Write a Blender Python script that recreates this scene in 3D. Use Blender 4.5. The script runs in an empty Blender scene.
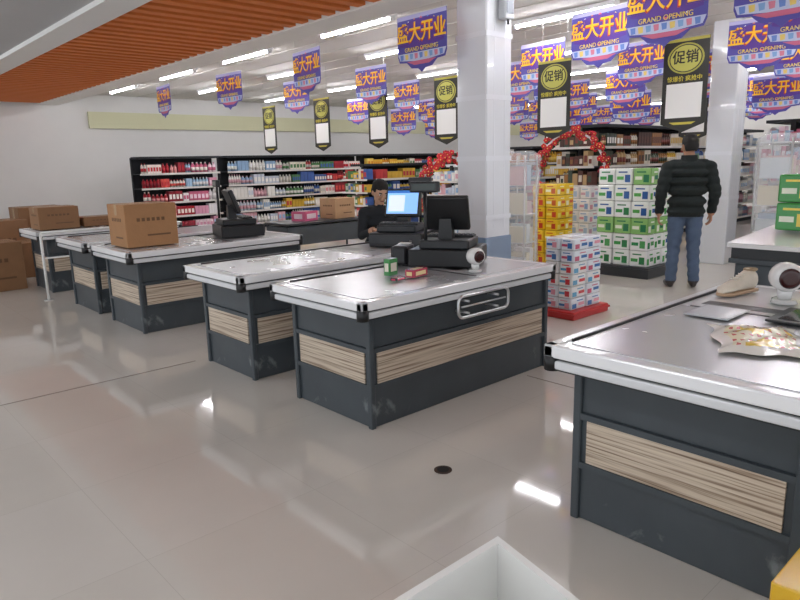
import bpy, bmesh, math, random
from mathutils import Vector, Matrix, Euler
random.seed(7)
SC=bpy.context.scene

# ------------------------------------------------------------------ colours / materials
def hx(h):
    h=h.lstrip('#'); c=[int(h[i:i+2],16)/255 for i in (0,2,4)]
    return tuple((v/12.92 if v<=0.04045 else ((v+0.055)/1.055)**2.4) for v in c)+(1.0,)
def newmat(name):
    m=bpy.data.materials.new(name); m.use_nodes=True
    nt=m.node_tree; b=nt.nodes['Principled BSDF']; return m,nt,b
MATS={}
def attr_mat(name,rough=.5,metal=0,coat=0,bump=0,bscale=40,alpha=1,emit=0,trans=0,var=0.0):
    m,nt,b=newmat(name)
    a=nt.nodes.new('ShaderNodeVertexColor'); a.layer_name='Col'
    src=a.outputs['Color']
    if var>0:
        tc=nt.nodes.new('ShaderNodeTexCoord'); n=nt.nodes.new('ShaderNodeTexNoise'); n.inputs['Scale'].default_value=bscale*.2; n.inputs['Detail'].default_value=5
        nt.links.new(tc.outputs['Object'],n.inputs['Vector'])
        mr=nt.nodes.new('ShaderNodeMapRange'); mr.inputs['To Min'].default_value=1-var; mr.inputs['To Max'].default_value=1+var
        nt.links.new(n.outputs['Fac'],mr.inputs['Value'])
        mx=nt.nodes.new('ShaderNodeVectorMath'); mx.operation='SCALE'
        nt.links.new(src,mx.inputs[0]); nt.links.new(mr.outputs['Result'],mx.inputs['Scale']); src=mx.outputs['Vector']
    nt.links.new(src,b.inputs['Base Color'])
    b.inputs['Roughness'].default_value=rough; b.inputs['Metallic'].default_value=metal
    b.inputs['Coat Weight'].default_value=coat; b.inputs['Alpha'].default_value=alpha
    if emit>0:
        nt.links.new(src,b.inputs['Emission Color']); b.inputs['Emission Strength'].default_value=emit
    if bump>0:
        tc=nt.nodes.new('ShaderNodeTexCoord'); n=nt.nodes.new('ShaderNodeTexNoise'); n.inputs['Scale'].default_value=bscale
        nt.links.new(tc.outputs['Object'],n.inputs['Vector'])
        bp=nt.nodes.new('ShaderNodeBump'); bp.inputs['Strength'].default_value=bump; bp.inputs['Distance'].default_value=.01
        nt.links.new(n.outputs['Fac'],bp.inputs['Height']); nt.links.new(bp.outputs['Normal'],b.inputs['Normal'])
    MATS[name]=m; return m
attr_mat('matte',.75,var=.06); attr_mat('plastic',.38); attr_mat('gloss',.15,coat=.3)
attr_mat('metal',.28,metal=1); attr_mat('cloth',.9,bump=.4,bscale=120,var=.12,)
attr_mat('skin',.55,var=.05,bscale=60); attr_mat('cardboard',.85,bump=.15,bscale=60,var=.1)
attr_mat('screen',.2,emit=.75); attr_mat('banner_print',.5); attr_mat('film',.12,alpha=.28,bump=1,bscale=9)
attr_mat('wall_paint',.8,bump=.05,bscale=15,var=.03)
def laminate():
    m,nt,b=newmat('dark_laminate'); tc=nt.nodes.new('ShaderNodeTexCoord')
    n=nt.nodes.new('ShaderNodeTexNoise'); n.inputs['Scale'].default_value=4; n.inputs['Detail'].default_value=4; n.inputs['Roughness'].default_value=.5
    nt.links.new(tc.outputs['Object'],n.inputs['Vector'])
    r=nt.nodes.new('ShaderNodeValToRGB'); r.color_ramp.elements[0].position=.3; r.color_ramp.elements[0].color=hx('42494e'); r.color_ramp.elements[1].position=.8; r.color_ramp.elements[1].color=hx('4a5257')
    nt.links.new(n.outputs['Fac'],r.inputs['Fac'])
    # chalky protective-film scuffs, only low on the plinth
    mp=nt.nodes.new('ShaderNodeMapping'); mp.inputs['Scale'].default_value=(4.4,4.4,3.4); mp.inputs['Location'].default_value=(1.7,.4,.2); nt.links.new(tc.outputs['Object'],mp.inputs['Vector'])
    n2=nt.nodes.new('ShaderNodeTexNoise'); n2.inputs['Scale'].default_value=1; n2.inputs['Detail'].default_value=9; n2.inputs['Roughness'].default_value=.6; n2.inputs['Distortion'].default_value=.8
    nt.links.new(mp.outputs['Vector'],n2.inputs['Vector'])
    sx=nt.nodes.new('ShaderNodeSeparateXYZ'); nt.links.new(tc.outputs['Object'],sx.inputs['Vector'])
    lo=nt.nodes.new('ShaderNodeMapRange'); lo.inputs['From Min'].default_value=.3; lo.inputs['From Max'].default_value=.1; lo.inputs['To Min'].default_value=-.1; lo.inputs['To Max'].default_value=.05
    nt.links.new(sx.outputs['Z'],lo.inputs['Value'])
    ad=nt.nodes.new('ShaderNodeMath'); ad.operation='ADD'; nt.links.new(n2.outputs['Fac'],ad.inputs[0]); nt.links.new(lo.outputs['Result'],ad.inputs[1])
    r2=nt.nodes.new('ShaderNodeValToRGB'); r2.color_ramp.elements[0].position=.66; r2.color_ramp.elements[0].color=(0,0,0,1); r2.color_ramp.elements[1].position=.74; r2.color_ramp.elements[1].color=(.38,.38,.38,1)
    nt.links.new(ad.outputs[0],r2.inputs['Fac'])
    mx=nt.nodes.new('ShaderNodeMix'); mx.data_type='RGBA'; nt.links.new(r2.outputs['Color'],mx.inputs['Factor']); nt.links.new(r.outputs['Color'],mx.inputs[6]); mx.inputs[7].default_value=hx('a9b0b2')
    nt.links.new(mx.outputs[2],b.inputs['Base Color'])
    b.inputs['Roughness'].default_value=.40; MATS['laminate']=m
laminate()
def wood():
    m,nt,b=newmat('streaked_wood_panel'); tc=nt.nodes.new('ShaderNodeTexCoord')
    mp=nt.nodes.new('ShaderNodeMapping'); mp.inputs['Scale'].default_value=(.55,.55,34)
    nt.links.new(tc.outputs['Object'],mp.inputs['Vector'])
    n=nt.nodes.new('ShaderNodeTexNoise'); n.inputs['Scale'].default_value=2.6; n.inputs['Detail'].default_value=3; n.inputs['Distortion'].default_value=.3
    nt.links.new(mp.outputs['Vector'],n.inputs['Vector'])
    r=nt.nodes.new('ShaderNodeValToRGB'); cr=r.color_ramp
    cr.elements[0].position=.30; cr.elements[0].color=hx('75604e'); cr.elements[1].position=.70; cr.elements[1].color=hx('e2d5c2')
    e=cr.elements.new(.41); e.color=hx('a08c78'); e=cr.elements.new(.5); e.color=hx('cdbda8')
    nt.links.new(n.outputs['Fac'],r.inputs['Fac']); nt.links.new(r.outputs['Color'],b.inputs['Base Color'])
    b.inputs['Roughness'].default_value=.4; MATS['wood']=m
wood()
def steel():
    m,nt,b=newmat('counter_steel_sheet'); tc=nt.nodes.new('ShaderNodeTexCoord')
    n=nt.nodes.new('ShaderNodeTexNoise'); n.inputs['Scale'].default_value=3.0; n.inputs['Detail'].default_value=4
    nt.links.new(tc.outputs['Object'],n.inputs['Vector'])
    mr=nt.nodes.new('ShaderNodeMapRange'); mr.inputs['To Min'].default_value=.14; mr.inputs['To Max'].default_value=.36
    nt.links.new(n.outputs['Fac'],mr.inputs['Value']); nt.links.new(mr.outputs['Result'],b.inputs['Roughness'])
    b.inputs['Base Color'].default_value=hx('dcdee0'); b.inputs['Metallic'].default_value=.55; MATS['steel']=m
steel()
def floor_mat():
    m,nt,b=newmat('polished_floor_tiles'); tc=nt.nodes.new('ShaderNodeTexCoord')
    br=nt.nodes.new('ShaderNodeTexBrick'); br.offset=0; br.inputs['Scale'].default_value=1
    br.inputs['Brick Width'].default_value=.8; br.inputs['Row Height'].default_value=.8; br.inputs['Mortar Size'].default_value=.0013; br.inputs['Mortar Smooth'].default_value=.3
    br.inputs['Color1'].default_value=hx('d6cfc6'); br.inputs['Color2'].default_value=hx('d3ccc2'); br.inputs['Mortar'].default_value=hx('c2bab0')
    nt.links.new(tc.outputs['Object'],br.inputs['Vector'])
    n=nt.nodes.new('ShaderNodeTexNoise'); n.inputs['Scale'].default_value=1.3; n.inputs['Detail'].default_value=7; n.inputs['Roughness'].default_value=.65
    nt.links.new(tc.outputs['Object'],n.inputs['Vector'])
    mr=nt.nodes.new('ShaderNodeMapRange'); mr.inputs['To Min'].default_value=.93; mr.inputs['To Max'].default_value=1.05
    nt.links.new(n.outputs['Fac'],mr.inputs['Value'])
    mx=nt.nodes.new('ShaderNodeVectorMath'); mx.operation='SCALE'
    nt.links.new(br.outputs['Color'],mx.inputs[0]); nt.links.new(mr.outputs['Result'],mx.inputs['Scale'])
    nt.links.new(mx.outputs['Vector'],b.inputs['Base Color'])
    m2=nt.nodes.new('ShaderNodeMapRange'); m2.inputs['To Min'].default_value=.02; m2.inputs['To Max'].default_value=.09
    nt.links.new(n.outputs['Fac'],m2.inputs['Value']); nt.links.new(m2.outputs['Result'],b.inputs['Roughness'])
    b.inputs['IOR'].default_value=1.7
    MATS['floor']=m
floor_mat()
def emat(name,col,s):
    m,nt,b=newmat(name); b.inputs['Base Color'].default_value=hx(col); b.inputs['Emission Color'].default_value=hx(col); b.inputs['Emission Strength'].default_value=s; MATS[name]=m
emat('tube_glow','fbfaff',78)

# ------------------------------------------------------------------ mesh builder
class B:
    def __init__(s):
        s.bm=bmesh.new(); s.col=s.bm.loops.layers.float_color.new('Col'); s.mats=[]
        s.M=Matrix.Identity(4)
    def mi(s,m):
        if m not in s.mats: s.mats.append(m)
        return s.mats.index(m)
    def face(s,vs,col,mat,smooth=False):
        try: f=s.bm.faces.new(vs)
        except ValueError: return None
        f.material_index=s.mi(mat); f.smooth=smooth
        c=hx(col) if isinstance(col,str) else col
        for l in f.loops: l[s.col]=c
        return f
    def v(s,p): return s.bm.verts.new(s.M@Vector(p))
    def poly(s,pts,col,mat='plastic'): return s.face([s.v(p) for p in pts],col,mat)
    def box(s,a,b,col='ffffff',mat='plastic',bev=0):
        x0,y0,z0=a; x1,y1,z1=b
        if bev<=0:
            v=[s.v(p) for p in [(x0,y0,z0),(x1,y0,z0),(x1,y1,z0),(x0,y1,z0),(x0,y0,z1),(x1,y0,z1),(x1,y1,z1),(x0,y1,z1)]]
            for f in [(0,3,2,1),(4,5,6,7),(0,1,5,4),(1,2,6,5),(2,3,7,6),(3,0,4,7)]: s.face([v[i] for i in f],col,mat)
        else:
            bv=min(bev,(x1-x0)*.49,(y1-y0)*.49,(z1-z0)*.49)
            def ring(z,ins):
                X0,X1,Y0,Y1=x0+ins,x1-ins,y0+ins,y1-ins
                k=max(bv-ins,bv*.35)
                return [s.v(p+(z,)) for p in [(X0+k,Y0),(X1-k,Y0),(X1,Y0+k),(X1,Y1-k),(X1-k,Y1),(X0+k,Y1),(X0,Y1-k),(X0,Y0+k)]]
            R=[ring(z0,bv),ring(z0+bv*.3,bv*.3),ring(z0+bv,0),ring(z1-bv,0),ring(z1-bv*.3,bv*.3),ring(z1,bv)]
            for i in range(5):
                for j in range(8):
                    k=(j+1)%8; s.face([R[i][j],R[i][k],R[i+1][k],R[i+1][j]],col,mat)
            s.face(R[0][::-1],col,mat); s.face(R[5],col,mat)
    def loft(s,rings,col,mat='plastic',cap=True,smooth=True,closed=True):
        R=[[s.v(p) for p in r] for r in rings]; n=len(R[0])
        for i in range(len(R)-1):
            for j in range(n if closed else n-1):
                k=(j+1)%n; s.face([R[i][j],R[i][k],R[i+1][k],R[i+1][j]],col,mat,smooth)
        if cap and closed: s.face(R[0][::-1],col,mat); s.face(R[-1],col,mat)
    def tube(s,pts,r,col,mat='metal',n=8,cap=True):
        pts=[Vector(p) for p in pts]; rs=r if isinstance(r,(list,tuple)) else [r]*len(pts)
        rings=[]; up=None
        for i,p in enumerate(pts):
            t=(pts[min(i+1,len(pts)-1)]-pts[max(i-1,0)]).normalized()
            if up is None: up=t.orthogonal().normalized()
            up=(up-t*up.dot(t)).normalized(); sd=t.cross(up)
            rings.append([p+(up*math.cos(a)+sd*math.sin(a))*rs[i] for a in [2*math.pi*j/n for j in range(n)]])
        s.loft(rings,col,mat,cap)
    def cyl(s,c,r,h,col,mat='plastic',n=16,r2=None):
        r2=r if r2 is None else r2
        c=Vector(c)
        s.loft([[c+Vector((math.cos(a)*R,math.sin(a)*R,z)) for a in [2*math.pi*j/n for j in range(n)]] for z,R in ((0,r),(h,r2))],col,mat)
    def ell(s,c,r,col,mat='plastic',n=12,m=8):
        c=Vector(c); r=(r,r,r) if not isinstance(r,(tuple,list)) else r
        rings=[]
        for i in range(m+1):
            t=math.pi*(i+.02)/(m+.04); 
            rings.append([c+Vector((math.sin(t)*math.cos(a)*r[0],math.sin(t)*math.sin(a)*r[1],-math.cos(t)*r[2])) for a in [2*math.pi*j/n for j in range(n)]])
        s.loft(rings,col,mat)
    def prism(s,prof,y0,y1,col,mat='plastic'):
        a=[s.v((x,y0,z)) for x,z in prof]; b=[s.v((x,y1,z)) for x,z in prof]; n=len(prof)
        s.face(a,col,mat); s.face(b[::-1],col,mat)
        for j in range(n):
            k=(j+1)%n; s.face([a[k],a[j],b[j],b[k]],col,mat)
    def done(s,name,loc=(0,0,0),rot=0,parent=None,recalc=True):
        if recalc: bmesh.ops.recalc_face_normals(s.bm,faces=s.bm.faces)
        me=bpy.data.meshes.new(name); s.bm.to_mesh(me); s.bm.free()
        for m in s.mats: me.materials.append(MATS[m])
        o=bpy.data.objects.new(name,me); SC.collection.objects.link(o)
        o.location=loc; o.rotation_euler=(0,0,rot)
        if parent: o.parent=parent
        return o
def empty(name,loc=(0,0,0),rot=0):
    o=bpy.data.objects.new(name,None); o.empty_display_size=.1; SC.collection.objects.link(o); o.location=loc; o.rotation_euler=(0,0,rot); return o
def inst(o,name,loc,rot=0):
    c=bpy.data.objects.new(name,o.data); SC.collection.objects.link(c); c.location=loc; c.rotation_euler=(0,0,rot); return c

# ------------------------------------------------------------------ camera (solved from the counters' vanishing points)
F=656
U=Vector((737,155,-F)).normalized(); V_=Vector((-610,122,-F)).normalized()
W=U.cross(V_).normalized(); V_=W.cross(U)
cam=bpy.data.cameras.new('camera'); co=bpy.data.objects.new('camera',cam); SC.collection.objects.link(co)
R=Matrix((U,V_,W)); co.matrix_world=Matrix.Translation((0,0,1.5))@R.to_4x4()
cam.sensor_width=36; cam.lens=F*36/800; cam.clip_start=.05; cam.clip_end=200
SC.camera=co

# ------------------------------------------------------------------ room shell
CZ=3.25; SZ=3.0
b=B(); b.box((-4,-6,-.1),(26,17,0),'ffffff','floor'); b.done('floor')
b=B(); b.box((4.77,-6,CZ),(26,17,CZ+.1),'dedbd6','wall_paint')
for i in range(0,36): 
    x=4.8+.6*i
    if x<26: b.box((x,-6,CZ-.006),(x+.02,17,CZ),'cbc8c2','wall_paint')
b.done('ceiling')
b=B(); b.box((-4,-6,SZ+.12),(4.75,17,SZ+.3),'7a3410','wall_paint'); b.done('ceiling_soffit')
b=B()
y=-2.0
while y<16.6:
    b.box((2.62,y,SZ),(4.35,y+.12,SZ+.09),'d97a38','matte'); y+=.24
b.done('orange_slat_ceiling')
b=B(); b.box((4.35,-6,SZ-.02),(4.75,16.8,SZ+.12),'f0eeea','wall_paint'); b.box((4.75,-6,SZ-.02),(4.77,16.8,CZ),'f0eeea','wall_paint'); b.done('trim_1')
b=B(); b.box((2.3,-6,SZ-.03),(2.62,16.8,SZ+.12),'e4e4e2','wall_paint'); b.done('trim_2')
b=B(); b.box((-4,-6,SZ+.02),(2.3,16.8,SZ+.12),'b8b9ba','wall_paint'); b.done('ceiling_left')
b=B(); b.box((-4,16.8,0),(26,17,CZ+.1),'e2e1de','wall_paint'); b.done('wall_back')
b=B(); b.box((5.4,16.72,2.48),(26,16.8,2.86),'d6d5b2','wall_paint'); b.done('trim_3')
b=B(); b.tube([(2.9,16.77,0),(2.9,16.77,2.98)],.02,'c4c4c1','plastic'); b.done('trim_4')
b=B(); b.box((26,-6,0),(26.2,17,CZ+.1),'e0dfdb','wall_paint'); b.done('wall_right')
b=B(); b.box((-4,16.77,0),(26,16.8,.12),'8f8a84','matte'); b.done('baseboard_back')
b=B(); b.box((-3.9,4.81,.0005),(2.15,4.822,.002),'8a8177','matte'); b.box((3.64,1.55,.0005),(3.65,2.7,.002),'8a8177','matte'); b.done('floor_joint_strip')
b=B(); b.cyl((0,0,.0005),.045,.003,'3a2a22','matte',20); b.cyl((0,0,.003),.03,.002,'120d0a','matte',16); b.done('floor_drain_cap',(2.17,2.11,0))

def pillar(x,y,w,blue=True):
    b=B(); b.box((-w/2,-w/2,0),(w/2,w/2,CZ),'e4e6ea','gloss',.015)
    if blue: b.box((-w/2-.012,-w/2-.012,0),(w/2+.012,w/2+.012,.72),'7f93ad','gloss',.01)
    for z in (.9,1.5,2.1,2.7): b.box((-w/2-.003,-w/2-.003,z),(w/2+.003,w/2+.003,z+.05),'e9ebf0','gloss')
    for sx_ in (-w*.2,w*.22): b.box((sx_,-w/2-.002,.8),(sx_+.01,w/2+.002,CZ),'eef0f4','gloss')
    b.done('wrapped_pillar',(x,y,0))
    if blue:
        b=B(); b.box((-.07,-.05,0),(.07,.05,.28),'b9bcc0','plastic',.01); b.box((-.05,-.055,.05),(.05,-.05,.2),'85898e','plastic'); b.cyl((.0,-.03,-.05),.012,.05,'303030','plastic',8)
        b.done('wall_junction_box',(x+.03,y-w/2-.055,2.86))
pillar(5.42,4.62,.4); pillar(9.6,3.85,.36,False)

# ------------------------------------------------------------------ lights
def tube(x,y):
    b=B(); b.box((-.055,-.72,-.05),(.055,.72,0),'f0f0f0','matte'); b.tube([(0,-.69,-.065),(0,.69,-.065)],.018,'ffffff','tube_glow',8)
    b.box((-.03,-.72,-.09),(.03,-.69,-.04),'dddddd','plastic'); b.box((-.03,.69,-.09),(.03,.72,-.04),'dddddd','plastic')
    return b.done('ceiling_tube_lamp',(x,y,CZ-.006))
t0=None
for x,ys in [(5.55,(.9,3.9,6.85,9.6,12.1,14.8)),(7.2,(1.9,4.9,7.9,10.9,13.9)),(9.6,(.5,3.2,6.2,9.2,12.2,15)),(12,(1.5,4.5,7.5,10.5,13.5)),(14.6,(0,3,6,9,12,15)),(17.4,(1.5,4.5,7.5,10.5,13.5)),(21,(0,3.5,7,10.5,14)),(24,(2,6,10,14))]:
    for yy in ys:
        if t0 is None: t0=tube(x,yy)
        else: inst(t0,'ceiling_tube_lamp',(x,yy,CZ-.006))
for x,yy in [(0.2,1.0),(0.2,5.5),(0.2,10),(-2,3),(-2,8),(.2,-3)]:
    inst(t0,'ceiling_tube_lamp',(x,yy,SZ+.015))
w=bpy.data.worlds.new('world'); SC.world=w; w.use_nodes=True
w.node_tree.nodes['Background'].inputs['Color'].default_value=(.9,.94,1,1); w.node_tree.nodes['Background'].inputs['Strength'].default_value=1.3

# ------------------------------------------------------------------ checkout counters
ZT=.78
def counter(x0,x1,y0,y1,handle=True,oL=.12,oR=.0):
    L=x1-x0; Wd=y1-y0
    b=B()
    b.box((.03,.03,0),(L-.03,Wd-.03,.68),'333333','laminate')
    b.box((0,0,.0),(L,Wd,.235),'333333','laminate',.006)
    b.box((-.015,-.015,.235),(L+.015,Wd+.015,.262),'2b3238','laminate')
    b.box((.0,.0,.262),(L,Wd,.45),'333333','laminate')
    b.box((-.015,-.015,.45),(L+.015,Wd+.015,.476),'2b3238','laminate')
    b.box((0,0,.476),(L,Wd,.68),'333333','laminate',.006)
    for s in (0,1):
        yy=(-.01,0) if s==0 else (Wd,Wd+.01)
        b.box((.045,yy[0],.264),(L-.045,yy[1],.448),'ffffff','wood')
        xx=(-.01,0) if s==0 else (L,L+.01)
        b.box((xx[0],.045,.264),(xx[1],Wd-.045,.448),'ffffff','wood')
    for cx in (0,L):
        for cy in (0,Wd):
            b.box((cx-.018,cy-.018,0),(cx+.018,cy+.018,.68),'2b3238','laminate',.005)
    o=.09; X0=-oL; X1=L+oR
    b.box((X0+.02,-o+.02,.665),(X1-.02,Wd+o-.02,.745),'2a2d30','plastic')
    for z0,z1,e,c in ((.675,.712,0,'dfe1e3'),(.722,ZT-.005,.006,'f6f7f8')):
        b.box((X0-e,-o-e,z0),(X1+e,-o-e+.05,z1),c,'gloss',.008); b.box((X0-e,Wd+o+e-.05,z0),(X1+e,Wd+o+e,z1),c,'gloss',.008)
        b.box((X0-e,-o-e,z0),(X0-e+.05,Wd+o+e,z1),c,'gloss',.008); b.box((X1+e-.05,-o-e,z0),(X1+e,Wd+o+e,z1),c,'gloss',.008)
    for cx,cy in ((X0,-o),(X1,-o),(X0,Wd+o),(X1,Wd+o)):
        b.cyl((cx+(.022 if cx<0 else -.022),cy+(.022 if cy<0 else -.022),.668),.034,.06,'17181a','plastic',16)
    b.box((X0+.01,-o+.01,.735),(X1-.01,Wd+o-.01,ZT-.012),'eceef0','gloss')
    b.box((-.04,-.02,ZT-.012),(L*.55,Wd+.02,ZT-.008),'cccccc','steel')
    b.box((L*.56,.0,ZT-.012),(L-.04,Wd,ZT-.008),'e2e4e6','gloss')
    b.box((L*.60,Wd*.35,ZT-.0085),(L*.66,Wd-.04,ZT-.0075),'1c1d20','plastic')
    b.box((L*.553,.02,ZT-.012),(L*.562,Wd-.02,ZT-.006),'2a2b2e','plastic')
    b.box((.0,Wd+.035,ZT-.012),(L*.9,Wd+.045,ZT),'1c1d20','plastic')
    if handle:
        hx0,hx1=L*.37,L*.66; zt,zb=.695,.56; ys=-.11
        pts=[]
        def arc(cx,cz,a0,a1,r=.045):
            for i in range(6):
                a=a0+(a1-a0)*i/5; pts.append((cx+math.cos(a)*r,ys,cz+math.sin(a)*r))
        arc(hx1-.045,zt-.045,math.pi/2,0); arc(hx1-.045,zb+.045,0,-math.pi/2); arc(hx0+.045,zb+.045,-math.pi/2,-math.pi); arc(hx0+.045,zt-.045,math.pi,math.pi/2)
        pts.append(pts[0]); b.tube(pts,.010,'f0f2f4','metal',10)
        for hxx in (hx0+.1,hx1-.1):
            for z in (zt-.04,zb+.02): b.tube([(hxx,0,z),(hxx,ys,z)],.008,'e8eaec','metal',8)
        b.tube([(hx0+.03,ys,(zt+zb)/2),(hx1-.03,ys,(zt+zb)/2)],.006,'e8eaec','metal',8)
    return b.done('checkout_counter',(x0,y0,0))
counter(2.26,3.92,2.76,3.50,oR=-.01)
counter(2.26,3.96,.58,1.41,handle=False)
counter(2.24,4.3,4.04,4.72,handle=False)
counter(2.22,3.96,6.0,6.80,handle=False)
counter(2.22,3.96,7.22,8.0,handle=False)
counter(2.24,3.96,9.0,9.7,handle=False)

# ------------------------------------------------------------------ POS terminals
def pos_terminal(x,y,rot,screen='7fb4e8',tilt=.35,z=ZT+.003,S=1.05):
    b=B(); b.M=Matrix.Scale(S,4)
    b.box((-.23,-.23,0),(.23,.20,.115),'1c1d1f','plastic',.01)
    b.box((-.225,-.235,.03),(.225,-.228,.10),'2a2c2f','plastic')
    b.cyl((.14,-.238,.05),.01,.01,'8a8a8a','metal',10)
    b.box((-.18,-.17,.115),(.16,.17,.175),'232528','plastic',.012)
    b.prism([(-.05,.17),(.05,.17),(.04,.31),(-.04,.31)],.0,.08,'1a1b1d')
    b.M=Matrix.Scale(S,4)@Matrix.Translation((0,.02,.32))@Matrix.Rotation(-tilt,4,'X')
    b.box((-.155,-.02,-.09),(.155,.025,.15),'141516','plastic',.01)
    b.box((-.137,-.024,-.07),(.137,-.018,.132),screen,'screen' if screen!='101214' else 'gloss')
    if screen!='101214':
        b.box((-.137,-.0255,.11),(.137,-.0235,.132),'3a70b8','screen'); b.box((-.12,-.0255,-.05),(.02,-.0235,.09),'dce8f4','screen')
    b.M=Matrix.Scale(S,4)
    b.tube([(.12,.14,.1),(.12,.14,.50)],.012,'1a1b1d','plastic',10)
    b.box((.02,.125,.49),(.22,.165,.56),'1b1c1e','plastic',.008); b.box((.04,.165,.505),(.20,.168,.545),'26332e','gloss')
    b.M=Matrix.Scale(S,4)@Matrix.Translation((.30,.05,0))
    b.box((-.05,-.10,0),(.07,.10,.13),'232427','plastic',.02)
    b.box((-.03,-.09,.13),(.05,-.02,.135),'f1f1ee','matte')
    b.M=Matrix.Scale(S,4)@Matrix.Translation((0,.10,0))
    b.box((-.17,-.23,.175),(.17,-.13,.19),'1b1c1e','plastic',.004)
    for i in range(10):
        for j in range(3): b.box((-.16+i*.032,-.223+j*.030,.19),(-.135+i*.032,-.20+j*.030,.196),'3a3c40','plastic')
    return b.done('pos_terminal',(x,y,z),rot)
pos_terminal(4.0,4.36,-1.05,'8fc0f0')
pos_terminal(3.42,3.25,2.1,'101214')
pos_terminal(3.45,6.4,1.3,'101214')

def scanner(x,y,rot,z=ZT+.0005,S=.8):
    b=B(); b.M=Matrix.Scale(S,4)
    b.cyl((0,0,0),.06,.02,'d8d8d6','gloss',20,.05); b.cyl((0,0,.02),.03,.05,'e4e4e2','gloss',16,.035)
    rings=[]
    for t,r in ((-.06,.04),(-.055,.06),(-.03,.075),(.02,.075),(.05,.06),(.06,.03)):
        rings.append([Vector((t,math.cos(a)*r,.13+math.sin(a)*r*.95)) for a in [2*math.pi*j/20 for j in range(20)]])
    b.loft(rings,'ecebe8','gloss')
    b.loft([[Vector((-.0605-t,math.cos(a)*r,.13+math.sin(a)*r)) for a in [2*math.pi*j/20 for j in range(20)]] for t,r in ((0,.05),(.004,.046),(.005,.03))],'3a1616','gloss')
    b.tube([(.04,0,.02),(.08,.03,.006),(.12,.0,.006)],.004,'1c1c1c','plastic',6)
    return b.done('barcode_scanner',(x,y,z),rot)
scanner(3.27,2.86,1.3); scanner(3.52,1.07,.6,S=1.0)

def small_carton(x,y,z,s,c1,c2,name,rot=.2):
    b=B(); b.box((-s[0]/2,-s[1]/2,0),(s[0]/2,s[1]/2,s[2]),c1,'gloss',.004)
    b.box((-s[0]*.35,-s[1]/2-.001,s[2]*.25),(s[0]*.35,-s[1]/2,s[2]*.75),c2,'gloss'); b.box((-s[0]/2-.001,-s[1]*.3,s[2]*.25),(-s[0]/2,s[1]*.3,s[2]*.75),c2,'gloss')
    b.box((-s[0]*.3,-s[1]*.3,s[2]),(s[0]*.3,s[1]*.3,s[2]+.001),c2,'gloss')
    return b.done(name,(x,y,z),rot)
small_carton(2.82,3.2,ZT,(.09,.05,.11),'3f8f4a','e8e4d0','snack_carton')
small_carton(2.90,3.04,ZT,(.16,.07,.05),'b03048','f0d8a0','candy_box')
small_carton(2.72,3.02,ZT,(.10,.05,.02),'2a2a30','d04060','chewing_gum_box')

def carton(x,y,z,s,rot=0,label=True,c='a07a56'):
    b=B(); sx,sy,sz=s
    b.box((-sx/2,-sy/2,0),(sx/2,sy/2,sz),c,'cardboard',.006)
    b.box((-sx/2-.001,-.03,sz*.75),(sx/2+.001,.03,sz+.0015),'c2a27a','gloss')
    b.box((-sx/2,-.004,sz),(sx/2,.004,sz+.001),'6d5038','matte')
    if label:
        for sgn in (-1,1):
            for k in range(6):
                u=-sx*.28+k*sx*.095
                b.box((u,sgn*sy/2-.001,sz*.60),(u+sx*.06,sgn*sy/2+.001,sz*.68),'6a4c32','matte')
                w_=-sy*.28+k*sy*.095
                b.box((sgn*sx/2-.001,w_,sz*.6),(sgn*sx/2+.001,w_+sy*.06,sz*.68),'6a4c32','matte')
            b.box((-sx*.1,sgn*sy/2-.001,sz*.25),(sx*.35,sgn*sy/2+.001,sz*.29),'6a4c32','matte')
            b.box((sgn*sx/2-.001,-sy*.3,sz*.2),(sgn*sx/2+.001,sy*.1,sz*.24),'6a4c32','matte')
    return b.done('cardboard_box',(x,y,z),rot)
carton(2.47,6.44,ZT+.0005,(.5,.44,.40),.0,c='a67b54')
for (x,y,z,s,r) in [(1.70,9.9,0,(.75,.6,.62),.05),(2.6,10.9,0,(.6,.6,.5),0),(2.1,11.4,0,(.8,.6,.8),.2),(2.9,12.0,0,(.7,.6,.95),0),(2.45,9.35,ZT+.0005,(.48,.42,.28),.0),(3.0,9.35,ZT+.0005,(.5,.35,.12),.0),(.9,11.2,0,(.5,.5,.5),.2)]:
    carton(x,y,z,s,r,c='8f6a4a')
b=B(); b.box((0,0,.68),(1.5,.6,.71),'3a3d40','plastic',.005)
for px in (.04,1.46):
    for py in (.04,.56): b.tube([(px,py,0),(px,py,.68)],.016,'2a2b2d','plastic',8)
b.box((0.02,.02,.40),(1.48,.58,.66),'2f3336','laminate'); b.done('packing_table',(4.95,7.75,0))
carton(6.05,8.05,.711,(.4,.35,.3),.1,c='c09a74')
small_carton(5.45,8.05,.711,(.3,.25,.14),'e06a90','f8e0e8','pink_gift_box',.3)

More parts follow.
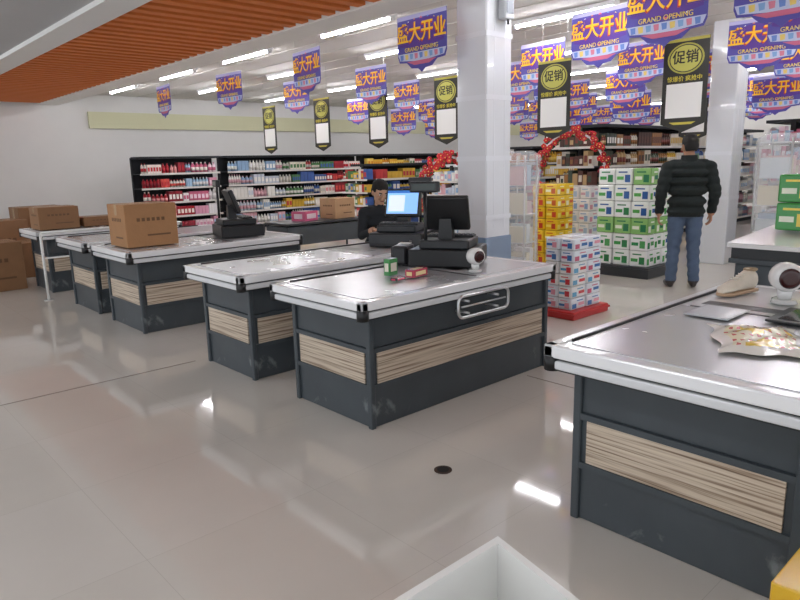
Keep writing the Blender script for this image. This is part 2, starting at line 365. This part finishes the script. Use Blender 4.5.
# ------------------------------------------------------------------ shelving + products
PAL={'red':['c03038','d85048','b02030','e8a0a0','f0e8e0','902030'],'mix':['c8c4bc','e8e0d0','4060a0','c04040','d8b040','508050'],
 'yellow':['e0b030','d89020','f0d060','e8e0c0','b06020'],'green':['609840','88b048','d8d8b0','407840','e8e0c8'],
 'white':['f0efe9','e8e6e0','c8d0dc','d8a8b0','90b0d0'],'dark':['704030','8a5038','b06c3a','d8a860','503028'],'pink':['e0a0b8','f0d8e0','d06888','f4f0f0','a8c8e0'],
 'wine':['5a3428','3f4a3a','7a3a30','c0a070','4a3028','9a6a38','e0d8c8']}
def gondola(name,L,Hh,depth,rows,zones,loc,rot=0,double=False,frame='24272b',head=True,pitch=.095):
    root=empty(name,loc,rot)
    b=B(); d=depth
    yb=d if not double else d*2
    b.box((0,d-.02,0),(L,d+.02,Hh),frame,'matte')
    b.box((0,.03,0),(L,yb-.03,.12),'1d1f22','matte')
    nseg=max(1,round(L/.95))
    for i in range(nseg+1):
        x=L*i/nseg; b.box((x-.018,d-.035,0),(x+.018,d+.035,Hh+.03),'1c1e21','matte')
    zs=[.12+(Hh-.12)*k/rows for k in range(rows)]
    for z in zs:
        b.box((0,0,z-.02),(L,yb,z),'3a3d42','matte'); b.box((0,-.012,z-.035),(L,0,z+.008),'d9d7cf','plastic')
        if double: b.box((0,yb,z-.035),(L,yb+.012,z+.008),'d9d7cf','plastic')
    if head: b.box((0,.0,Hh),(L,yb if double else d+.02,Hh+.05),frame,'matte')
    b.done('frame',parent=root)
    p=B(); gap=(Hh-.12)/rows
    sides=[(0,1)] + ([(yb,-1)] if double else [])
    for (ys,sg) in sides:
        for z in zs:
            x=.04
            while x<L-.1:
                zone=zones[min(int(x/L*len(zones)),len(zones)-1)]
                pal=PAL[zone]; c=random.choice(pal); c2=random.choice(pal+['f4f2ea']); w=random.uniform(.06,.11)*pitch/.095
                h=gap*random.uniform(.55,.82); n=random.randint(2,5); kind=random.random()
                for k in range(n):
                    if x>L-.1: break
                    y0,y1=(ys+.03,ys+.03+.16) if sg>0 else (ys-.19,ys-.03)
                    yf=y0 if sg>0 else y1
                    if kind<.5:
                        p.box((x,y0,z),(x+w*.92,y1,z+h),c,'plastic'); e=.002*sg
                        p.box((x+w*.12,min(yf,yf-e),z+h*.25),(x+w*.8,max(yf,yf-e),z+h*.7),c2,'plastic')
                    else:
                        r=w*.44; cy=yf+sg*r
                        p.cyl((x+w/2,cy,z),r,h*.7,c,'plastic',7); p.cyl((x+w/2,cy,z+h*.7),r,h*.18,c,'plastic',7,r*.4); p.cyl((x+w/2,cy,z+h*.88),r*.42,h*.12,c2,'plastic',6)
                        p.cyl((x+w/2,cy,z+h*.2),r*1.03,h*.32,c2,'plastic',7)
                    x+=w
                x+=.012
    if double:
        for z in zs:
            yy=.06
            while yy<yb-.12:
                c=random.choice(PAL[zones[0]]); w=random.uniform(.07,.11); h=gap*random.uniform(.5,.8)
                p.box((-.20,yy,z),(-.03,yy+w*.92,z+h),c,'plastic'); p.box((-.202,yy+w*.15,z+h*.25),(-.2,yy+w*.75,z+h*.7),random.choice(PAL[zones[0]]),'plastic'); yy+=w
            p.box((-.24,0,z-.02),(0,yb,z),'3a3d42','matte'); p.box((-.25,0,z-.03),(-.24,yb,z+.008),'d9d7cf','plastic')
    p.done('stocked_products',parent=root)
    return root
gondola('supermarket_shelf',1.9,1.72,.45,5,['red','pink'],(5.65,14.6,0))
gondola('supermarket_shelf',4.2,1.72,.45,5,['white','mix','red'],(7.75,14.6,0))
gondola('supermarket_shelf',4.2,1.72,.45,5,['yellow','mix','green'],(12.1,14.6,0))
gondola('supermarket_shelf',4.0,1.72,.45,5,['green','mix'],(16.5,14.6,0))
gondola('island_gondola',3,1.45,.42,5,['mix','yellow'],(9.0,10.6,0),double=True)
gondola('island_gondola',2.5,1.4,.42,5,['white','pink'],(9.3,8.3,0),double=True,frame='d8d8d6')
gondola('island_gondola',6,1.75,.42,5,['yellow','red','mix'],(12.4,9.2,0),double=True)
gondola('island_gondola',7,2.0,.42,6,['wine','mix','white'],(9.9,5.9,0),double=True)
gondola('island_gondola',7,2.0,.42,6,['pink','white','mix'],(12.2,3.4,0),double=True)
gondola('island_gondola',7,2.0,.42,6,['mix','green','red'],(11.2,1.2,0),double=True)
gondola('island_gondola',7,2.0,.42,6,['white','red','mix'],(13.0,-1.4,0),double=True)

def pack_stack(name,loc,nx,ny,nz,s,cols,rot=0,base=None):
    b=B(); sx,sy,sz=s; z0=0
    if base:
        b.box((-.06,-.06,0),(nx*sx+.06,ny*sy+.06,base[1]),base[0],'plastic',.01); z0=base[1]
        b.box((-.07,-.07,base[1]-.04),(nx*sx+.07,ny*sy+.07,base[1]-.02),base[0],'plastic')
    for k in range(nz):
        for i in range(nx):
            for j in range(ny):
                if 0<i<nx-1 and 0<j<ny-1 and k<nz-1: continue
                body,l1,l2=random.choice(cols) if k%2 else cols[(k//2)%len(cols)]
                o=random.uniform(-.006,.006)
                x,y,z=i*sx+o,j*sy-o,z0+k*sz
                b.box((x+.004,y+.004,z),(x+sx-.004,y+sy-.004,z+sz-.004),body,'gloss',.012)
                if j==0:
                    b.box((x+.02,y+.002,z+sz*.12),(x+.02+sx*.28,y+.004,z+sz*.5),l1,'gloss'); b.box((x+sx*.5,y+.002,z+sz*.3),(x+sx*.88,y+.004,z+sz*.55),l2,'gloss'); b.box((x+sx*.4,y+.002,z+sz*.7),(x+sx*.8,y+.004,z+sz*.78),l1,'gloss')
                if i==0:
                    b.box((x+.002,y+.03,z+sz*.15),(x+.004,y+.03+sy*.3,z+sz*.6),l2,'gloss'); b.box((x+.002,y+sy*.5,z+sz*.3),(x+.004,y+sy*.88,z+sz*.5),l1,'gloss'); b.box((x+.002,y+sy*.3,z+sz*.72),(x+.004,y+sy*.8,z+sz*.8),l2,'gloss')
    return b.done(name,loc,rot)
pack_stack('tissue_pack_stack',(5.3,3.42,0),2,2,6,(.25,.16,.115),[('e9edf4','3f78b8','e8a0b0'),('f2f2f2','5aa0c8','d04048'),('e8eef6','c85878','3c70b0')],base=('c03030',.08))
pack_stack('detergent_carton_stack',(7.75,3.95,0),3,3,6,(.2,.24,.205),[('f0f2ee','3f9a48','2f7f48'),('8fc070','f0f4e0','2f7a50'),('eef2ea','58a850','345f9a'),('f2f2f0','2f8850','4f9a58')],base=('2a2d31',.14))
pack_stack('yellow_pack_stack',(7.42,5.06,0),2,2,7,(.2,.2,.155),[('e6b820','f3dc60','c04020'),('f0c830','f8f0c0','d06020')],base=('c9c9c4',.1))
pack_stack('paper_roll_stack',(8.15,5.02,0),2,2,6,(.24,.18,.17),[('f4f2f2','e0a0b0','90b0d8'),('f0f0f0','d8b0c0','b0c8e0')],base=('c9c9c4',.1))

b=B(); b.box((0,0,0),(.75,1.15,.80),'333333','laminate',.01)
b.box((-.03,-.03,.80),(.80,1.18,.83),'3b4044','laminate')
b.box((-.02,-.02,.83),(.0,1.17,.90),'26292c','plastic'); b.box((.0,1.13,.83),(.77,1.17,.93),'26292c','plastic')
b.prism([(-.05,.905),(.80,.955),(.80,.985),(-.05,.935)],-.04,1.19,'f0f0ee','gloss')
b.done('service_desk',(4.55,.55,0))
pack_stack('green_pack_stack',(4.95,1.14,.987),1,2,2,(.24,.24,.19),[('3f9a48','e8f0d8','f0d850'),('4ba852','f0d850','e8f0d8')])

def wrapped_rack(x,y,w,d,h,rot):
    root=empty('plastic_wrapped_rack',(x,y,0),rot)
    b=B()
    for px in (0,w):
        for py in (0,d): b.tube([(px,py,0),(px,py,h)],.012,'d8d8d8','metal',6)
    for z in (.15,.5,.85,1.2,h-.05):
        b.box((0,0,z-.01),(w,d,z),'cfd2d4','plastic')
        if z<h-.1:
            xx=.03
            while xx<w-.08:
                ww=random.uniform(.06,.1); b.box((xx,.03,z),(xx+ww,d-.03,z+random.uniform(.15,.28)),random.choice(['f0eeee','dfe6ea','e8c8c8','c8d8e8','e8e0c8']),'plastic'); xx+=ww+.01
    b.done('rack',parent=root)
    f=B(); n=40; rings=[]
    for z in [i*h/12 for i in range(13)]+[h+.06]:
        top=z>h
        r=[]
        for j in range(n):
            a=2*math.pi*j/n; ca,sa=math.cos(a),math.sin(a); q=max(abs(ca),abs(sa)); rr=1.0/q**.8*(.97+.05*math.sin(j*3.1+z*4)+random.uniform(-.015,.015))
            k=.6 if top else 1
            r.append((w/2+ca*(w/2+.04)*rr*k,d/2+sa*(d/2+.04)*rr*k,max(z,.01)))
        rings.append(r)
    f.loft(rings,'f2f4f6','film'); f.done('wrap_film',parent=root)
wrapped_rack(6.5,4.9,.28,.28,1.55,.1)
wrapped_rack(9.3,2.9,.5,.4,1.7,0)
wrapped_rack(10.2,2.4,.5,.3,1.75,0)

def flower_arch(x,y,w,h,rot):
    b=B(); pts=[(-w/2,0,0),(-w/2,0,h*.45)]
    for i in range(1,12):
        a=math.pi-math.pi*i/12; pts.append((math.cos(a)*w/2,0,h*.62+math.sin(a)*h*.38*.95))
    pts+=[(w/2,0,h*.45),(w/2,0,0)]
    b.tube(pts,.018,'e8e8e8','gloss',8)
    for s in (-1,1): b.cyl((s*w/2,0,0),.1,.02,'dddddd','plastic',16)
    P=[Vector(p) for p in pts]
    for i in range(1,len(P)-1):
        for k in range(10):
            t=random.random(); c=P[i].lerp(P[min(i+1,len(P)-2)],t)+Vector((random.uniform(-.07,.07),random.uniform(-.08,.08),random.uniform(-.07,.07)))
            if c.z<h*.5: continue
            col=random.choice(['c01828','d82a30','a81020','e04848','c82030'])
            for q in range(5):
                a=q*1.2566+k; b.ell(c+Vector((math.cos(a)*.022,-.01,math.sin(a)*.022)),(.02,.012,.02),col,'plastic',6,4)
            b.ell(c+Vector((0,-.02,0)),.010,'f0d070','plastic',6,4)
            b.ell(c+Vector((.03,.03,-.02)),(.03,.008,.018),'2f6a34','plastic',6,4)
    b.done('red_flower_arch',(x,y,0),rot)
flower_arch(7.15,6.75,.9,1.6,-.7); flower_arch(9.08,5.95,1.05,1.95,-.9)

# ------------------------------------------------------------------ hanging banners and signs
def text_mesh(txt,size,ext,off):
    c=bpy.data.curves.new('t','FONT'); c.body=txt; c.size=size; c.align_x='CENTER'; c.align_y='CENTER'; c.extrude=ext; c.offset=off
    o=bpy.data.objects.new('t',c); SC.collection.objects.link(o); bpy.context.view_layer.update()
    me=bpy.data.meshes.new_from_object(o); bpy.data.objects.remove(o); return me
def add_text(b,txt,size,x,z,yoff,col,mat='banner_print',sx=1,off=0):
    me=text_mesh(txt,size,.001,off); sg=1 if yoff<0 else -1
    vs=[b.v((x+sg*v.co.x*sx,yoff-sg*v.co.z,z+v.co.y)) for v in me.vertices]
    for p in me.polygons: b.face([vs[i] for i in p.vertices],col,mat)
    bpy.data.meshes.remove(me)
def banner_mesh():
    b=B(); w=.36
    out=[(-w,.0),(w,.0),(w,-.40),(w*.93,-.46),(w*.62,-.47),(w*.42,-.53),(w*.15,-.54),(0,-.58),(-w*.15,-.54),(-w*.42,-.53),(-w*.62,-.47),(-w*.93,-.46),(-w,-.40)]
    b.prism(out,-.0015,.0015,'524ca4','banner_print')
    for s in (-1,1):
        y=.003*s
        def q(pts,c,yy=y): b.poly([(x,yy,z) for x,z in pts],c,'banner_print')
        q([(-w,0),(w,0),(w,-.045),(-w,-.045)],'b8b4e0')
        q([(-w*.98,-.375),(w*.98,-.375),(w*.9,-.44),(0,-.47),(-w*.9,-.44)],'c4cce8',.0035*s)
        for k in range(9):
            xx=-w*.85+k*w*.2; q([(xx,-.385),(xx+.05,-.385),(xx+.04,-.44),(xx,-.435)],['6a8ad0','d88098','80a8d8','e8cc70'][k%4],.0045*s)
        q([(-w*.6,-.46),(w*.6,-.46),(w*.3,-.50),(-w*.3,-.50)],'d06a8a',.004*s)
        for k in range(20):
            a=k/20*6.28; cx=math.cos(a)*w*.88; cz=-.20+math.sin(a)*.145; r=.022
            q([(cx-r,cz),(cx,cz-r),(cx+r,cz),(cx,cz+r)],['e86a80','60a0e8','f8d850','f4f4ff','f09030'][k%5],.004*s)
        q([(-w*.9,-.10),(-w*.3,-.055),(w*.3,-.055),(w*.9,-.10),(w*.9,-.30),(w*.3,-.34),(-w*.3,-.34),(-w*.9,-.30)],'5a3494',.0042*s)
        add_text(b,'盛大开业',.205,.009,-.20,.0055*s,'d0401c',off=.006,sx=.88); add_text(b,'盛大开业',.205,0,-.19,.0078*s,'ffc420',off=.003,sx=.88)
        add_text(b,'GRAND OPENING',.060,0,-.345,.008*s,'f8d860')
    b.tube([(-w,0,0),(w,0,0)],.006,'d8d8d8','plastic',6)
    for x in (-w*.8,w*.8): b.tube([(x,0,0),(x,0,.24)],.0012,'c8c8c8','plastic',4)
    return b
BP=[(5.0,5.1),(5.3,7.6),(5.5,10.1),(5.3,12.2),(7.0,8.3),(7.5,5.4),(6.4,3.9),(5.7,2.85),(8.3,3.0),(7.0,10.4),(5.6,1.9),(8.6,6.6),(8.6,4.6),(7.2,2.2),(8.8,9.4),(8.9,1.9)]
for i,x in enumerate((9.8,11.1,12.4,13.7,15.2,17)):
    for k in range(10): BP.append((x+random.uniform(-.2,.2),.4+k*1.3+random.uniform(-.15,.15)+(.6 if i%2 else 0)))
bn=None
for i,(x,y) in enumerate(BP):
    z=3.0 if i<16 else 2.95-random.choice((0,.1,.3))
    if bn is None:
        bn=banner_mesh().done('grand_opening_banner',(x,y,z),math.pi/2,recalc=False)
    else: inst(bn,'grand_opening_banner',(x,y,z),math.pi/2+random.uniform(-.12,.12))
def sign_mesh():
    b=B(); w=.24
    b.prism([(-w,0),(w,0),(w,-.86),(0,-.95),(-w,-.86)],-.004,.004,'24231c','banner_print')
    for s in (-1,1):
        def q(pts,c,yy): b.poly([(x,yy*s,z) for x,z in pts],c,'banner_print')
        q([(-w,-.0),(w,-.0),(w,-.03),(-w,-.03)],'b8ae48',.006)
        q([(-w*.8,-.45),(w*.8,-.45),(w*.8,-.80),(-w*.8,-.80)],'f4f3ee',.006)
        cir=[(math.cos(a)*.195,-.20+math.sin(a)*.155) for a in [2*math.pi*j/28 for j in range(28)]]
        q(cir,'b5b04c',.006); cir2=[(x*.9,-.20+(z+.20)*.9) for x,z in cir]; q(cir2,'2c2a20',.0075)
        cir3=[(x*.84,-.20+(z+.20)*.84) for x,z in cir]; q(cir3,'c9c660',.009)
        add_text(b,'促销',.14,0,-.195,.011*s,'24231c',off=.002)
        add_text(b,'惊爆价 疯抢中',.060,0,-.405,.008*s,'e8d84a')
        q([(-w*.6,-.845),(w*.6,-.845),(w*.4,-.87),(-w*.4,-.87)],'c8b848',.006)
    for x in (-.18,.18): b.tube([(x,0,0),(x,0,.53)],.0015,'c8c8c8','plastic',4)
    return b
sg=None
for x,y in [(7.1,3.3),(7.2,5.0),(7.2,6.85),(7.3,8.5),(7.4,10.2),(7.45,12.1),(10.7,3.0),(11.6,5.2),(12,8.3),(10.4,.6)]:
    if sg is None: sg=sign_mesh().done('promotion_sign',(x,y,2.70),math.pi/2,recalc=False)
    else: inst(sg,'promotion_sign',(x,y,2.70),math.pi/2)

# white open display bin near the camera: tapered tray, one closed shell with wall thickness
b=B(); h=.5
out=[(.45,1.03),(1.27,1.03),(1.13,.45),(.55,.45)]; inn=[(.476,1.008),(1.243,1.008),(1.113,.472),(.568,.472)]
O0=[b.v(p+(0,)) for p in out]; O1=[b.v(p+(h,)) for p in out]; I1=[b.v(p+(h,)) for p in inn]; I0=[b.v(p+(.03,)) for p in inn]
for j in range(4):
    k=(j+1)%4
    for q in ((O0[j],O0[k],O1[k],O1[j]),(O1[j],O1[k],I1[k],I1[j]),(I1[j],I1[k],I0[k],I0[j])): b.face(list(q),'f8f8f4','gloss')
b.face(O0,'f4f4f0','gloss'); b.face(I0[::-1],'f4f4f0','gloss')
b.done('white_display_bin')

b=B(); b.tube([(0,0,0),(0,0,.80)],.016,'ecece8','gloss',10); b.cyl((0,0,0),.05,.01,'cfcfcb','gloss',16)
b.tube([(0,0,.8),(1.3,.0,.8)],.016,'ecece8','gloss',10); b.tube([(1.3,0,0),(1.3,0,.8)],.016,'ecece8','gloss',10); b.tube([(0,0,.5),(1.3,.0,.5)],.01,'ecece8','gloss',10)
b.done('barrier_rail',(2.05,8.5,0))

# ------------------------------------------------------------------ things lying on the near checkout
random.seed(3)
b=B(); N=22; G=[]
for i in range(N+1):
    row=[]
    for j in range(N+1):
        u,v=i/N*2-1,j/N*2-1
        edge=max(abs(u),abs(v)); x=u*.22*(1+.06*math.sin(v*7)); y=v*.16*(1+.08*math.sin(u*6+1))
        z=.004+.026*(1-edge**2)+.010*math.sin(u*9+v*5)*(1-edge)+random.uniform(0,.008)*(1-edge**3)
        row.append(b.v((x,y,z)))
    G.append(row)
for i in range(N):
    for j in range(N):
        u,v=(i+.5)/N*2-1,(j+.5)/N*2-1
        c='f6f3ea' if (abs(v)>.7 or abs(u)>.75) else ('f0cc48' if math.sin(u*7)+math.sin(v*6+1)>.5 else ('f8f0d0' if (i*7+j*3)%6 else 'd8706a'))
        b.face([G[i][j],G[i+1][j],G[i+1][j+1],G[i][j+1]],c,'gloss',True)
b.done('crumpled_snack_bag',(2.72,.90,ZT+.0005),.5)
b=B(); b.box((-.13,-.1,0),(.13,.1,.004),'c2c6ca','gloss'); b.box((-.12,-.09,.004),(.12,.09,.005),'d4d8dc','gloss'); b.done('acrylic_sheet',(3.1,1.22,ZT+.0005),.0)
b=B(); b.box((-.16,-.12,0),(.16,.12,.012),'1e2022','plastic',.004); b.box((-.12,-.08,.012),(.12,.08,.014),'0e0f10','gloss'); b.done('checkout_scale_plate',(3.22,.88,ZT+.0005),.0)
b=B(); rings=[]
for t,w_,h_ in ((-.13,.02,.06),(-.12,.036,.10),(-.08,.040,.115),(-.03,.039,.09),(.02,.040,.066),(.07,.046,.05),(.11,.042,.038),(.135,.02,.022)):
    rings.append([(t,math.cos(a)*w_,max(.0,h_*.5+math.sin(a)*h_*.5)+.012) for a in [2*math.pi*j/16 for j in range(16)]])
b.loft(rings,'e6ddcc','cloth'); b.loft([[(x,y*1.08,z) for x,y in [(-.135,-.03),(0,-.036),(.1,-.045),(.14,-.02),(.14,.02),(.1,.045),(0,.036),(-.135,.03)]] for z in (0,.016)],'c8a888','plastic')
b.tube([(-.1+.035*math.cos(a),.026*math.sin(a),.118) for a in [2*math.pi*j/14 for j in range(15)]],.007,'a89478','cloth',6)
for k in range(4): b.tube([(-.03+k*.02,-.02,.100-k*.008),(-.02+k*.02,.02,.100-k*.008)],.003,'f0ece0','plastic',5)
b.done('canvas_shoe',(3.62,1.33,ZT+.0005),2.9)
small_carton(1.73,.30,0,(.3,.3,.50),'e8b830','f4e8b0','yellow_carton',0)

# ------------------------------------------------------------------ people
def capsule(b,p,q,r1,r2,n=12):
    p=Vector(p);q=Vector(q); d=(q-p); L=d.length
    if L<1e-5: return
    t=d/L; up=t.orthogonal().normalized(); sd=t.cross(up); rings=[]
    for k in range(5):
        a=math.pi/2*k/4; rings.append((p-t*r1*math.cos(a*1)+t*0,r1*max(math.sin(a),.05)))
    for k in range(5):
        a=math.pi/2*k/4; rings.append((q+t*r2*math.sin(a),r2*max(math.cos(a),.05)))
    b.loft([[c+(up*math.cos(a)+sd*math.sin(a))*r for a in [2*math.pi*j/n for j in range(n)]] for c,r in rings],'ffffff','matte')
def remesh(b,vox,smooth=3):
    o=b.done('tmp'); m=o.modifiers.new('r','REMESH'); m.mode='VOXEL'; m.voxel_size=vox; m.use_smooth_shade=True
    s=o.modifiers.new('s','SMOOTH'); s.iterations=smooth; s.factor=.5
    bpy.context.view_layer.update(); dg=bpy.context.evaluated_depsgraph_get()
    me=bpy.data.meshes.new_from_object(o.evaluated_get(dg)); bpy.data.objects.remove(o); return me
def hand(root,wrist,dirv,palmn,side,tone):
    d=Vector(dirv).normalized(); n=Vector(palmn); n=(n-d*n.dot(d)).normalized(); s=d.cross(n)*side; w=Vector(wrist)
    b=B()
    for k in (-.028,-.01,.01,.028): capsule(b,w+s*k*.7,w+d*.085+s*k,.014,.012,8)
    for k,(off,L) in enumerate(((.031,.066),(.011,.075),(-.010,.070),(-.030,.055))):
        p=w+d*.08+s*off; q=p+d*L*.45+n*.006; r=q+d*L*.3+n*.016; t=r+d*L*.15+n*.022
        capsule(b,p,q,.0095,.009,8); capsule(b,q,r,.009,.008,8); capsule(b,r,t,.008,.007,8)
    p=w+d*.025+s*.03; q=p+d*.035+s*.022+n*.01; r=q+d*.032+s*.004+n*.012
    capsule(b,p,q,.0125,.011,8); capsule(b,q,r,.010,.008,8)
    me=remesh(b,.004,2); finish_mesh(me,root,'hand',lambda c,nn:(tone,'skin'))
def finish_mesh(me,root,name,fn):
    names=[]; bm=bmesh.new(); bm.from_mesh(me); cl=bm.loops.layers.float_color.get('Col') or bm.loops.layers.float_color.new('Col')
    me.materials.clear()
    cache={}
    for f in bm.faces:
        c,m=fn(f.calc_center_median(),f.normal)
        if m not in names: names.append(m)
        f.material_index=names.index(m); f.smooth=True
        cc=cache.setdefault(c,hx(c))
        for l in f.loops: l[cl]=cc
    bm.to_mesh(me); bm.free()
    for m in names: me.materials.append(MATS[m])
    o=bpy.data.objects.new(name,me); SC.collection.objects.link(o); o.parent=root; return o
def head(root,c,yaw,pitch,tone='b98a6c',hair='15120f'):
    b=B(); 
    b.ell((0,0,.02),(.076,.094,.105),'ffffff','matte',20,14); b.ell((0,-.02,-.055),(.058,.066,.062),'ffffff','matte',16,12)
    b.ell((0,-.075,-.085),(.026,.02,.02),'ffffff','matte'); 
    capsule(b,(0,-.092,.018),(0,-.108,-.022),.010,.014); b.ell((0,-.1,-.024),(.019,.013,.010),'ffffff','matte')
    b.ell((0,-.088,-.05),(.024,.012,.006),'ffffff','matte'); b.ell((0,-.086,-.06),(.021,.012,.007),'ffffff','matte')
    for s in (-1,1):
        b.ell((s*.078,.008,-.002),(.010,.02,.032),'ffffff','matte'); b.ell((s*.045,-.072,-.02),(.022,.02,.02),'ffffff','matte')
        b.ell((s*.032,-.088,.036),(.02,.01,.006),'ffffff','matte')
    me=remesh(b,.0045,3)
    hr=empty('head',c); hr.parent=root; hr.rotation_euler=(pitch,0,yaw)
    def fn(p,n):
        if p.z<-.048 and p.z>-.062 and p.y<-.088 and abs(p.x)<.022: return ('8a5048','skin')
        if .031<p.z<.042 and p.y<-.075 and .014<abs(p.x)<.052: return (hair,'matte')
        return (tone,'skin')
    finish_mesh(me,hr,'face',fn)
    e=B()
    for s in (-1,1):
        e.ell((s*.031,-.081,.016),(.014,.010,.008),'ece8e2','gloss'); e.ell((s*.031,-.0895,.016),(.006,.003,.006),'1a120c','gloss')
    e.done('eyes',parent=hr)
    h=B()
    h.ell((0,.014,.05),(.086,.098,.094),'ffffff','matte',20,14); h.ell((0,.048,.0),(.078,.066,.085),'ffffff','matte',20,14)
    for i in range(70):
        a=random.uniform(0,6.28); r=random.uniform(.2,1); h.ell((math.cos(a)*.07*r,.015+math.sin(a)*.08*r,.05+.082*math.sqrt(max(0,1-r*r*.8))),(.014,.018,.012),'ffffff','matte',6,5)
    mh=remesh(h,.005,1)
    bm=bmesh.new(); bm.from_mesh(mh)
    dl=[v for v in bm.verts if (v.co.y<-.045 and v.co.z<.06) or (v.co.y<-.0 and v.co.z<.0) or v.co.z<-.06]
    bmesh.ops.delete(bm,geom=dl,context='VERTS'); bm.to_mesh(mh); bm.free()
    finish_mesh(mh,hr,'hair',lambda p,n:(hair,'matte'))
def standing_man(x,y,rot):
    root=empty('shopper_man',(x,y,0),rot)
    b=B()
    for s in (-1,1):
        hip=(s*.09,0,.90); kn=(s*.105,-.015,.49); an=(s*.125,.02,.09)
        capsule(b,hip,kn,.104,.075,16); capsule(b,kn,an,.072,.062,16)
        capsule(b,(s*.125,.03,.045),(s*.145,-.13,.035),.042,.036,12)
    b.ell((0,.01,.92),(.175,.13,.12),'ffffff','matte',20,12)
    for z0,rx,ry in ((.88,.205,.155),(1.0,.21,.155),(1.12,.22,.155),(1.22,.23,.155),(1.32,.235,.145),(1.39,.205,.125)):
        b.ell((0,.01,z0),(rx,ry,.075),'ffffff','matte',24,12)
    capsule(b,(-.16,.01,1.39),(.16,.01,1.39),.078,.078,16); capsule(b,(0,.015,1.40),(0,.0,1.52),.078,.06,16)
    for s in (-1,1):
        sh=(s*.215,.01,1.37); el=(s*.285,.06,1.10); wr=(s*.28,-.04,.87)
        capsule(b,sh,el,.080,.064,14); capsule(b,el,wr,.062,.046,14)
    me=remesh(b,.010,4)
    bm=bmesh.new(); bm.from_mesh(me); bm.normal_update()
    for v in bm.verts:
        if v.co.z>.82 and v.co.z<1.44: v.co+=v.normal*(.009*abs(math.sin(v.co.z*math.pi/.085))-.002)
        elif v.co.z<.82: v.co+=v.normal*.004*math.sin(v.co.z*60+v.co.x*25)
    bm.to_mesh(me); bm.free()
    def fn(p,n):
        if p.z<.085: return ('2a2422','plastic')
        if p.z>1.49: return ('b08064','skin')
        if abs(p.x)>.235 and p.z<.855: return ('b08064','skin')
        if p.z>.825 or (abs(p.x)>.235 and p.z>.8): return ('151d1c','cloth')
        return ('4d5d74','cloth')
    finish_mesh(me,root,'body',fn)
    for s in (-1,1): hand(root,(s*.28,-.04,.865),(s*.02,-.15,-1),(-s,0,0),1 if s<0 else -1,'b08064')
    c=B(); rings=[]
    for z,r in ((1.43,.098),(1.47,.090),(1.51,.084)): rings.append([(math.cos(a)*r,.01+math.sin(a)*r,z) for a in [2*math.pi*j/20 for j in range(20)]])
    c.loft(rings,'101716','cloth',cap=False); c.done('collar',parent=root)
    head(root,(0,-.01,1.605),0.25,.1)
    return root
standing_man(7.5,3.38,math.pi/2+math.radians(24)+.2)

def seated_cashier(x,y,rot):
    root=empty('cashier',(x,y,0),rot)
    b=B()
    for s in (-1,1):
        hip=(s*.09,0,.52); kn=(s*.12,-.42,.52); an=(s*.12,-.40,.10)
        capsule(b,hip,kn,.09,.062,14); capsule(b,kn,an,.06,.045,14); capsule(b,(s*.12,-.39,.045),(s*.13,-.54,.035),.04,.034)
    for z,rx,yy in ((.55,.17,.0),(.66,.165,-.01),(.78,.17,-.03),(.9,.19,-.05),(.97,.185,-.06)): b.ell((0,yy,z),(rx,.12,.09),'ffffff','matte',20,10)
    capsule(b,(-.14,-.06,1.0),(.14,-.06,1.0),.06,.06); capsule(b,(0,-.06,1.0),(0,-.08,1.12),.055,.05)
    for s in (-1,1):
        sh=(s*.175,-.06,.99); el=(s*.22,-.16,.76); wr=(s*.14,-.38,.84)
        capsule(b,sh,el,.058,.045); capsule(b,el,wr,.044,.03)
    me=remesh(b,.010,3)
    def fn(p,n):
        if p.z<.08: return ('1c1a1a','plastic')
        if p.z>1.07 or (p.y<-.345 and p.z>.7): return ('c09478','skin')
        if p.z>.6 and not (p.y<-.12 and p.z<.62): return ('23272c','cloth')
        return ('2a2e38','cloth')
    finish_mesh(me,root,'body',fn)
    for s in (-1,1): hand(root,(s*.14,-.38,.84),(-s*.2,-1,.1),(0,0,-1),s,'c09478')
    head(root,(0,-.11,1.20),.2,.45,tone='c49a7e')
    st=B(); st.cyl((0,0,.38),.18,.05,'202226','cloth',24); st.cyl((0,0,.03),.03,.36,'9a9a9a','metal',12)
    for k in range(5):
        a=k*1.2566; st.tube([(0,0,.05),(math.cos(a)*.22,math.sin(a)*.22,.03)],.014,'222222','plastic',8)
    st.done('stool_seat',parent=root)
    return root
seated_cashier(4.62,5.42,-.5)

SC.view_settings.view_transform='Standard'
SC.view_settings.look='None'
SC.view_settings.exposure=-0.05
